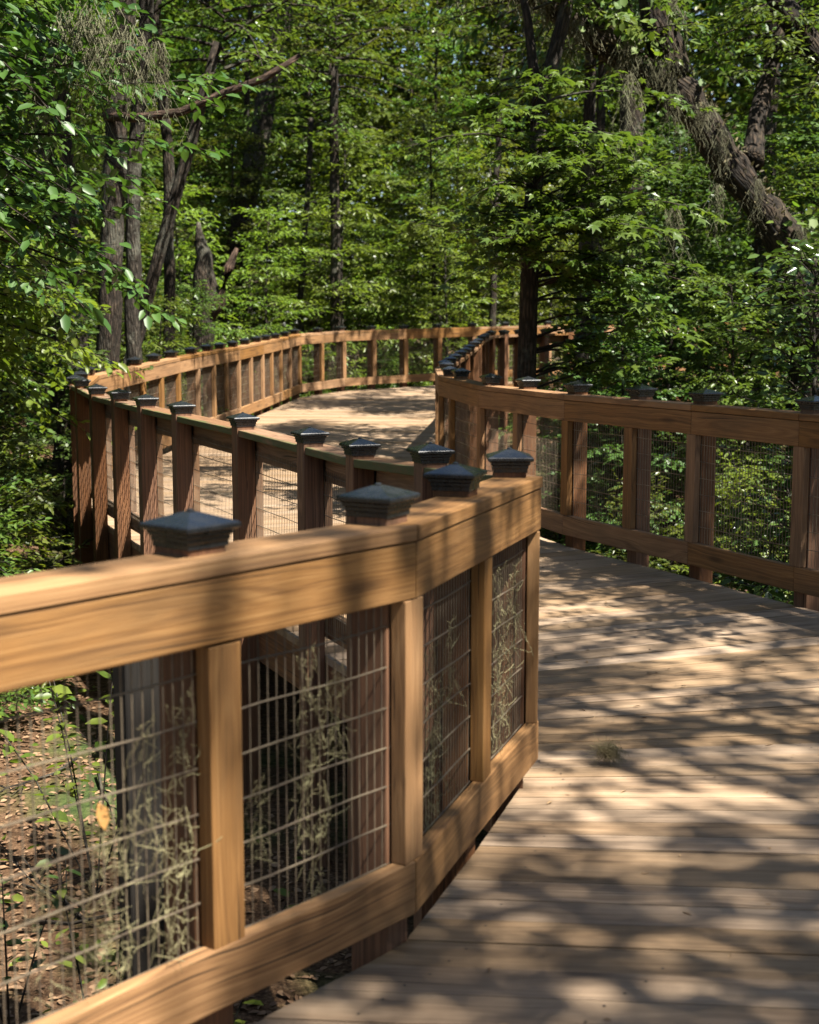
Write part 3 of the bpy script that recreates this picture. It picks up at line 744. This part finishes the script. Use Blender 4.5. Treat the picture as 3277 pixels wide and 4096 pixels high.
# ---- old oak with the arching limb
def oak():
    x, y = 4.25, 14.4
    gz = ground_z(x, y)-.1
    r = empty('oak_tree', (x, y, gz)); tag(r, 'old oak with a thick rough limb arching low over the right side', 'tree')
    W = lambda X, Y, Z: Vector((X-x, Y-y, Z-gz))
    rs = random.Random(3); mb = MB(); lv = Leaves()
    def limb(pts, rad, n=16):
        P = [W(*p) for p in pts]; Q = []; K = []
        for i in range(len(P)-1):
            m = max(3, int((P[i+1]-P[i]).length/.14))
            for k in range(m):
                t = k/m
                p0 = P[max(0, i-1)]; p3 = P[min(len(P)-1, i+2)]
                c = .5*((2*P[i]) + (P[i+1]-p0)*t + (2*p0-5*P[i]+4*P[i+1]-p3)*t*t + (3*P[i]-p0-3*P[i+1]+p3)*t**3)
                Q.append(c + rv(rs, .008)); K.append((rad[i]+(rad[i+1]-rad[i])*t)*(1+.10*math.sin(len(Q)*.9+i)+.07*math.sin(len(Q)*2.3))*rs.uniform(.95, 1.06))
        Q.append(P[-1]); K.append(rad[-1])
        mb.tube(Q, K, n); return Q
    main = limb([(4.25,14.4,gz),(4.15,14.3,.3),(3.93,14.1,1.5),(3.67,14,2.28),(3.44,14,2.62),(3.10,14,3.04),(2.64,14,3.69),(2.18,14,3.98),(1.77,13.9,4.24),(1.36,13.8,4.48),(1.02,13.7,4.62),(.4,13.5,4.9),(-.6,13.2,5.4)],
                [.44,.33,.22,.18,.175,.16,.175,.155,.135,.115,.095,.075,.04])
    up = limb([(2.55,14,3.9),(2.33,14,4.45),(2.40,14.05,4.95),(2.6,14.1,5.8),(2.9,14.3,7.5),(3.3,14.6,9)], [.17,.16,.155,.15,.12,.06])
    l3 = limb([(4.2,14.1,1.8),(4.6,14.4,3.0),(4.3,14.8,4.0),(3.7,15,4.9),(3.3,15,6)], [.2,.16,.14,.12,.08])
    l4 = limb([(3.3,14,3.1),(3.5,14.6,3.7),(3.75,15.1,4.3),(4.0,15.5,4.9)], [.10,.09,.07,.05])
    # leafy sprays along the upper limbs
    for Q, n, e0 in ((main[len(main)//2:], 26, .3), (up, 40, .1), (l3, 40, .1), (l4, 14, .1)):
        for k in range(n):
            b = Q[int(len(Q)*(.3+.7*rs.random()))-1]; a = rs.uniform(0, 6.28)
            if b.z+gz < 4.0 and rs.random() < .5: continue
            e = rs.uniform(-.1, .7)
            spray(rs, lv, mb, b, Vector((math.cos(a)*math.cos(e), math.sin(a)*math.cos(e), math.sin(e))), rs.uniform(.6, 1.6), .085, .10, .36, .4, .3, True, .014)
    # scaly ferns and dead bits that roughen the limb
    fl = Leaves()
    for k in range(2600):
        p = main[rs.randrange(len(main)//7, int(len(main)*.9))]; a = rv(rs).normalized()
        q = p + a*.185 + Vector((0, 0, .02))
        fl.add(q, a+rv(rs, .6), a+rv(rs, .5), rs.uniform(.03, .075), rs.random()**2)
    obj('limb_ferns', fl.mesh('limb_ferns', 'lance', FERN), None, r)
    # climbing vine leaves on the limb's upper side
    vl = Leaves()
    for k in range(1100):
        i = rs.randrange(len(main)//6, int(len(main)*.92)); p = main[i]
        cl = math.sin(i*.35)+math.sin(i*.13+1)
        if cl < rs.uniform(-.9, .9): continue
        q = p + Vector((rs.gauss(.08, .14), rs.gauss(-.14, .10), rs.uniform(.02, .32)))
        vl.add(q, rv(rs)+Vector((0, -.3, -.6)), Vector((rs.gauss(0, .4), -.5+rs.gauss(0, .3), .8)), rs.uniform(.07, .12), rs.random())
    obj('trunk', mb.mesh('trunk', True), BARKO, r); obj('crown', lv.mesh('crown', 'ovate', LEAF), None, r); obj('vine_leaves', vl.mesh('vine_leaves', 'round', VINE), None, r)
oak()

# ---- leafy branches reaching in from the left
def side_tree(x, y, seed, specs, label, mat, size, kind='ovate', H=5.5, r0=.1, lean=(.3, 0)):
    gz = ground_z(x, y)-.1
    r = empty('overhanging_tree', (x, y, gz)); tag(r, label, 'tree')
    rs = random.Random(seed); mb = MB(); lv = Leaves()
    tp = [Vector((lean[0]*t*t, lean[1]*t, H*t)) for t in (0, .2, .4, .6, .8, 1)]
    mb.tube(tp, [r0*1.4, r0, r0*.95, r0*.85, r0*.7, r0*.4], 10)
    for (n, z0, z1, a0, a1, L0, L1, droop) in specs:
        for k in range(n):
            z = rs.uniform(z0, z1)-gz; t = min(.99, z/H); b = Vector((lean[0]*t*t, lean[1]*t, z))
            a = rs.uniform(a0, a1); e = rs.uniform(.0, .45)
            spray(rs, lv, mb, b, Vector((math.cos(a)*math.cos(e), math.sin(a)*math.cos(e), math.sin(e))), rs.uniform(L0, L1), size, .085, .40, .42, droop, True, .016)
    obj('trunk', mb.mesh('trunk', True), BARK, r); obj('crown', lv.mesh('crown', kind, mat), None, r)
side_tree(-4.0, 9.6, 21, [(58, 2.2, 4.6, -1.0, 1.0, 1.2, 2.6, .35), (26, 2.4, 5, 1.0, 5.2, 1.0, 2.0, .3)], 'dark leaved tree overhanging the top left corner of the photo', LEAFD, .115)
side_tree(-4.3, 11.6, 22, [(26, .8, 2.3, -.9, .9, .9, 1.9, .35), (22, .4, 2.4, .9, 5.3, .8, 1.6, .3)], 'bright leaved small tree reaching toward the railing at mid left', LEAFY, .105, H=3.6, r0=.06)
side_tree(-4.6, 14.2, 23, [(30, .6, 5.0, -1.2, 1.4, .7, 1.4, .3), (26, .6, 5.2, 1.4, 5.0, .8, 1.8, .3)], 'mid green tree behind the bright leaved small tree', LEAF, .095, H=6.0, r0=.08)

# ---- Spanish moss
def moss_mesh(seed, n, w, L, name):
    rs = random.Random(seed); mb = MB()
    for k in range(n):
        p = Vector((max(-1.5*w, min(1.5*w, rs.gauss(0, w))), max(-.9*w, min(.9*w, rs.gauss(0, w*.6))), rs.gauss(0, .03))); l = L*rs.uniform(.3, 1.0)*math.exp(-abs(p.x)/w*.4)
        m = max(5, int(l/.035)); pts = []
        a = rs.uniform(0, 6); q = p.copy()
        for i in range(m+1):
            pts.append(q.copy())
            a += rs.gauss(0, 1.1)
            q = q + Vector((math.cos(a)*.021, math.sin(a)*.021, -l/m))
        mb.tube(pts, [.0028*(1-.5*i/m) for i in range(m+1)], 3, False)
        for j in range(m//2):                      # short curly side threads
            b = pts[rs.randrange(m)]; a2 = rs.uniform(0, 6)
            d = Vector((math.cos(a2), math.sin(a2), rs.uniform(-1, .2)))*.03
            mb.tube([b, b+d*.6+Vector((0, 0, .004)), b+d+Vector((0, 0, -.016))], [.0022, .0018, .001], 3, False)
    me = mb.mesh(name); me.materials.append(MOSS); return me
HANG = [moss_mesh(31, 60, .10, .75, 'hanging_moss'), moss_mesh(32, 36, .05, 1.0, 'hanging_moss'), moss_mesh(33, 90, .20, .6, 'hanging_moss')]
def hang(x, y, z, k, s=1.0, label=None, group='hanging moss beards', rz=None):
    o = obj('spanish_moss', HANG[k], None, None, (x, y, z)); o.scale = (s, s, s); o.rotation_euler.z = R_.uniform(0, 6) if rz is None else rz
    tag(o, label or 'grey green beard of spanish moss hanging from the oak limb', 'moss', None if label else group)
for (x, y, z, k, s) in ((1.45, 13.75, 4.5, 1, .9), (1.6, 13.7, 4.35, 0, .8), (2.0, 13.8, 4.15, 0, .9), (2.45, 13.72, 3.8, 1, .8), (2.75, 13.72, 3.6, 0, .8), (2.95, 13.72, 3.35, 1, .7), (2.35, 13.7, 4.0, 2, .7), (1.1, 13.6, 4.6, 2, .7), (3.3, 13.74, 2.9, 1, .6), (2.5, 13.9, 4.6, 1, .9), (.6, 13.5, 4.9, 0, 1.0), (3.75, 13.72, 2.45, 0, .6), (1.25, 13.7, 4.5, 1, .6)):
    hang(x, y, z, k, s)
for (x, y, z, k, s) in ((-2.05, 9.5, 3.55, 2, 1.0), (-1.85, 9.4, 3.4, 0, 1.0), (-2.2, 9.7, 3.5, 0, 1.3), (-2.5, 9.8, 3.1, 1, .8), (-1.6, 9.3, 3.3, 1, .7)):
    hang(x, y, z, k, s, None, 'moss in the dark leaved tree'); bpy.context.scene.collection.objects[-1]['label'] = 'tangled spanish moss hanging below the dark leaved tree at top left'
for (x, y, z, k, s) in ((1.75, 11.6, 3.5, 1, .8), (1.4, 11.4, 2.9, 1, .7), (2.6, 12.2, 2.7, 1, .6), (2.15, 11.8, 2.5, 1, .7)):
    hang(x, y, z, k, s, None, 'loose moss threads'); bpy.context.scene.collection.objects[-1]['label'] = 'thin moss thread dangling among the leaves right of the slender tree'
def tangle_mesh(seed, n, w, h, flat, name, r=.00095, ln=.045):
    rs = random.Random(seed); mb = MB()
    for k in range(n):
        p = Vector((rs.gauss(0, w), rs.gauss(0, flat), rs.uniform(-h, 0)*rs.uniform(.6, 1)))
        d = Vector((rs.gauss(0, 1), rs.gauss(0, .35), rs.gauss(-.5, .9))).normalized(); l = ln*rs.uniform(.4, 1.4); pts = []
        cu = Vector((rs.gauss(0, 1), rs.gauss(0, .4), rs.gauss(0, 1)))
        for i in range(7):
            t = i/6; pts.append(p + d*(l*t) + cu*(l*.6*t*t) + rv(rs, .002))
        mb.tube(pts, [r*(1-.5*i/6) for i in range(7)], 3, False)
    me = mb.mesh(name); me.materials.append(MOSST); return me
TANG = [tangle_mesh(41, 75, .018, .55, .008, 'moss_tangle'), tangle_mesh(42, 40, .03, .40, .008, 'moss_tangle'), tangle_mesh(43, 46, .014, .35, .008, 'moss_tangle')]
def on_wire(P, side, i, t, z, k, s, label, group):
    A, B = P[i], P[i+1]; tn = nrm2(B-A); n = outward(tn, side)
    q = Vector((A.x, A.y)).lerp(Vector((B.x, B.y)), t) + n*-.066
    o = obj('moss_tangle', TANG[k], None, None, (q.x, q.y, A.z+(B.z-A.z)*t-z)); o.scale = (s, s, s); o.rotation_euler.z = math.atan2(tn.y, tn.x)
    tag(o, label, 'moss', group)
FGM = ('moss threads coloured as if sunlit, tangled in the wire mesh of the foreground railing', 'moss tangles in the foreground railing')
for (i, t, z, k, s) in ((2, .12, .30, 0, .8), (2, .55, .45, 0, .9), (2, .72, .30, 2, 1.0), (2, .35, .55, 1, .8), (2, .85, .28, 0, 1.1), (2, .62, .5, 0, .9), (2, .78, .55, 2, 1.0), (3, .52, .35, 0, 1.0), (4, .38, .5, 0, .9), (5, .45, .4, 0, 1.0), (3, .45, .25, 0, .9), (3, .62, .30, 2, .8), (3, .2, .5, 2, .7), (4, .30, .35, 0, 1.0), (4, .45, .45, 1, 1.0), (4, .6, .3, 2, .9), (5, .35, .25, 0, 1.1), (5, .6, .3, 0, 1.0), (5, .75, .25, 2, 1.1), (5, .15, .5, 1, .9)):
    on_wire(LP, 1, i, t, z, k, s, *FGM)
for (i, t, z, k, s) in ((13, .5, .4, 0, 1.1), (12, .5, .5, 0, 1.1), (14, .5, .4, 0, 1.1), (11, .4, .5, 1, 1.0), (8, .3, .5, 2, 1.0), (10, .25, .5, 2, .9)):
    on_wire(LP, 1, i, t, z, k, s, 'moss threads caught in the wire mesh behind the shaded row of posts', 'moss tangles in the shaded railing')
for (i, t, z, k, s) in ((15, .1, .5, 0, .9), (15, .6, .6, 1, .8), (16, .5, .5, 0, .8), (17, .5, .4, 1, .8), (19, .5, .35, 0, 1.1), (20, .5, .35, 0, 1.2), (21, .4, .3, 0, 1.2), (22, .5, .35, 2, 1.0)):
    on_wire(RP, -1, i, t, z, k, s, 'moss threads caught in the wire mesh of the right railing', 'moss tangles in the right railing')
for i in (19, 20, 21, 22, 23, 26, 27, 29, 30):
    on_wire(LP, 1, i, .5, .45, R_.randrange(3), 1.0, 'pale moss threads caught in the mesh of the long sunlit railing', 'moss tangles in the long railing')
mo = tangle_mesh(45, 420, .020, .045, .020, 'moss_ball', .0007, .035)
o = obj('moss_ball', mo, None, None, (.72, 4.98, .050)); tag(o, 'small grey ball of moss lying on the deck by the foreground railing corner', 'moss')

# ---- leaf litter and small plants
def litter(name, n, fx, size, mat, kind, zoff=.012, up=.35):
    P, D, N, S, T = [], [], [], [], []
    while len(P) < n:
        p = fx()
        if p is None: continue
        P.append((p[0], p[1], p[2]+zoff*R_.uniform(.3, 1.5))); a = R_.uniform(0, 6.28)
        D.append((math.cos(a), math.sin(a), R_.gauss(0, .15))); N.append((R_.gauss(0, up), R_.gauss(0, up), 1)); S.append(size*R_.uniform(.5, 1.3)); T.append(R_.random())
    return leaves_mesh(name, P, D, N, S, T, kind, mat)
def gl(x0, x1, y0, y1):
    def f():
        x, y = R_.uniform(x0, x1), R_.uniform(y0, y1)
        return (x, y, ground_z(x, y)) if clear(x, y, .0) else None
    return f
tag(obj('leaf_litter', litter('leaf_litter', 15000, gl(-6, .4, 2.5, 15), .052, DRY, 'ovate')), 'brown fallen leaves covering the ground left of the boardwalk', 'leaves', kind='stuff')
tag(obj('leaf_litter', litter('leaf_litter_far', 7000, gl(.5, 9, 7, 24), .08, DRY, 'ovate')), 'brown fallen leaves on the ground beyond the right railing', 'leaves', kind='stuff')
tag(obj('ground_cover', litter('ground_cover', 4500, gl(-7, 8, 3, 34), .07, LEAFY, 'ovate', .06, .6)), 'scattered low green seedlings on the forest floor', 'ground cover', kind='stuff')
def dk():
    y = R_.uniform(2.2, 24)**1.0; x = R_.uniform(-3, 3.6)
    return (x, y, deck_z(Vector((x, y)))) if not clear(x, y, -9) and near_z(RE, RP, Vector((x, y)))[0] > .05 else None
tag(obj('deck_litter', litter('deck_litter', 760, dk, .03, DRY, 'lance', .004, .25)), 'small dry bits and leaves strewn over the deck boards', 'debris', kind='stuff')
def sprig(x, y, z, seed, h, n, size, label, mat=LEAFY):
    r = empty('sprig', (x, y, z)); tag(r, label, 'plant'); rs = random.Random(seed); mb = MB(); lv = Leaves()
    for s in range(n):
        a = rs.uniform(0, 6.28); top = Vector((math.cos(a)*h*.35, math.sin(a)*h*.35, h*rs.uniform(.7, 1.05)))
        mid = top*.5+Vector((0, 0, .06*h)); mb.tube([Vector((0, 0, 0)), mid, top], [.005, .004, .0025], 5, False)
        m = int(h/.07)
        for k in range(m):
            t = .3+.7*(k+1)/m; p = (mid*(2*t) if t < .5 else mid.lerp(top, 2*t-1)); b = a+k*2.4
            lv.add(p, Vector((math.cos(b), math.sin(b), rs.uniform(-.3, .5))), Vector((rs.gauss(0, .4), rs.gauss(0, .4), 1)), size*rs.uniform(.7, 1.2), rs.random())
    obj('stem', mb.mesh('stem', True), BARKG, r); obj('foliage', lv.mesh('foliage', 'ovate', mat), None, r)
def shade_post():  # added post, coloured near black to stand in for deep shade
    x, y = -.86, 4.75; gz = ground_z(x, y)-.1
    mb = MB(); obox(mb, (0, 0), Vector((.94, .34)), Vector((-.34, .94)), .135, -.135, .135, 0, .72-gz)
    o = obj('added_shade_post', mb.mesh('added_shade_post'), wood('shade_black_wood', (.005, .004, .003), (.010, .008, .006), (.016, .012, .009), stain=(.007, .005, .004), stain_amt=.5, rough=.95), None, (x, y, gz)); bevel(o, .008)
    tag(o, 'added square post painted nearly black in place of shade behind the wire mesh at lower left', 'post')
shade_post()
sprig(-1.52, 6.6, ground_z(-1.5, 6.6), 3, 1.55, 5, .10, 'young leafy plant rising before the shaded row of posts')
sprig(-1.05, 4.6, ground_z(-1, 4.6), 4, .95, 4, .075, 'leafy plant behind the wire mesh at lower left', LEAF)
sprig(-1.55, 5.2, ground_z(-1.5, 5.2), 6, .8, 4, .075, 'dark leaved plant at the left edge behind the foreground railing', LEAFD)
sprig(-.75, 4.3, ground_z(-.7, 4.3), 8, 1.05, 3, .08, 'bright tipped plant close to the nearest post behind the mesh')
rs = random.Random(77)
for k in range(7):
    mb = MB(); p = Vector((0, 0, .03)); d = Vector((rs.gauss(0, 1), rs.gauss(0, 1), 0)).normalized()
    pts = [p+d*(.22*i)+rv(rs, .02) for i in range(5)]; mb.tube(pts, [.010, .009, .007, .005, .003], 5)
    for j in range(4):
        b = pts[1+rs.randrange(3)]; e = (d+rv(rs, .6)).normalized(); e.z = abs(e.z)*.6; mb.tube([b, b+e*.15, b+e*.3+rv(rs, .03)], [.005, .004, .002], 4)
    x, y = rs.uniform(-2.6, -1.3), rs.uniform(5.5, 9); o = obj('fallen_twig', mb.mesh('fallen_twig', True), BARKG, None, (x, y, ground_z(x, y)))
    tag(o, 'pale bare twig lying on the leaf litter at lower left', 'twig', 'fallen twigs at lower left')
# the yellow leaf caught in the mesh at the left edge
A, B = LP[2], LP[3]; tn = nrm2(B-A); n = outward(tn, 1); q = Vector((A.x, A.y)).lerp(Vector((B.x, B.y)), .55)+n*-.068
lv = Leaves(); lv.add(Vector((0, 0, 0)), Vector((.25, .1, -1)), Vector((.75, -.6, .1)), .062, .9)
YEL = simple('yellow_leaf', (.30, .16, .05), .5)
tag(obj('yellow_leaf', lv.mesh('yellow_leaf', 'ovate', YEL), None, None, (q.x, q.y, .63)), 'single yellow dead leaf hanging in the wire mesh at the left edge', 'leaf')

# ------------------------------------------------------------------ ground and far wood
def grid(name, x0, x1, y0, y1, nx, ny, fn):
    xs = np.linspace(x0, x1, nx); ys = np.linspace(y0, y1, ny)
    v = [(x, y, fn(x, y)) for y in ys for x in xs]
    f = [(j*nx+i, j*nx+i+1, (j+1)*nx+i+1, (j+1)*nx+i) for j in range(ny-1) for i in range(nx-1)]
    me = bpy.data.meshes.new(name); me.from_pydata(v, [], f); me.polygons.foreach_set('use_smooth', [True]*len(f)); me.update()
    return me
ground = obj('ground', grid('ground', -300, 300, -200, 400, 401, 401, ground_z), GROUND)
tag(ground, kind='structure')

def far_wood():
    n1, n2 = 240000, 50000
    a = np.concatenate([G.uniform(math.radians(-40), math.radians(40), n1), G.uniform(math.radians(40), math.radians(320), n2)])
    n = n1+n2
    r = G.uniform(48, 58, n); z = G.uniform(0, 1, n)**.85*22 - .5
    P = np.stack([r*np.sin(a), r*np.cos(a), z], 1)
    c = np.sin(P*np.array([.9, .7, 1.1])).sum(1); P[:, 2] += c*.4
    D = G.normal(0, 1, (n, 3)); D[:, 2] -= .4
    N = G.normal(0, .7, (n, 3)); N[:, 2] += .6
    S = np.where(np.arange(n) < n1, G.uniform(.25, .5, n), G.uniform(.5, .9, n)); T = np.clip(.5+.25*c+G.normal(0, .2, n), 0, 1)
    return leaves_mesh('far_wood', P, D, N, S, T, 'ovate', LEAF)
tag(obj('far_wood', far_wood()), 'distant green woods closing the view behind all the trees', 'woods', kind='stuff')

# ------------------------------------------------------------------ camera, sun, sky
cam = bpy.data.cameras.new('camera'); co = bpy.data.objects.new('camera', cam); COL.objects.link(co)
co.location = (0, 0, 1.56); co.rotation_euler = (PI/2-math.atan(752/5689), 0, 0)
cam.sensor_fit = 'VERTICAL'; cam.sensor_height = 36; cam.lens = 50; cam.clip_end = 2000; cam.clip_start = .05
cam.dof.use_dof = True; cam.dof.focus_distance = 7.2; cam.dof.aperture_fstop = 4.2
SC.camera = co
EL = math.radians(60)
sd = Vector((S_AZ.x*math.cos(EL), S_AZ.y*math.cos(EL), math.sin(EL)))
sl = bpy.data.lights.new('sun', 'SUN'); sl.energy = 5; sl.angle = math.radians(.53); sl.color = (1, .945, .845)
so = bpy.data.objects.new('sun', sl); COL.objects.link(so); so.rotation_euler = sd.to_track_quat('Z', 'Y').to_euler()
W = bpy.data.worlds.new('World'); SC.world = W; W.use_nodes = True
nt = W.node_tree; bg = nt.nodes['Background']
sky = nt.nodes.new('ShaderNodeTexSky'); sky.sky_type = 'NISHITA'; sky.sun_disc = False
sky.sun_elevation = EL; sky.sun_rotation = math.atan2(S_AZ.x, S_AZ.y)
nt.links.new(sky.outputs[0], bg.inputs[0]); bg.inputs[1].default_value = .05
SC.view_settings.view_transform = 'Standard'; SC.view_settings.look = 'None'; SC.view_settings.exposure = 2.1; SC.view_settings.gamma = 1
SC.cycles.max_bounces = 5; SC.cycles.diffuse_bounces = 3; SC.cycles.glossy_bounces = 2; SC.cycles.transmission_bounces = 4; SC.cycles.transparent_max_bounces = 4
SC.cycles.use_denoising = True; SC.cycles.sample_clamp_indirect = 4
print('canopy', ct)
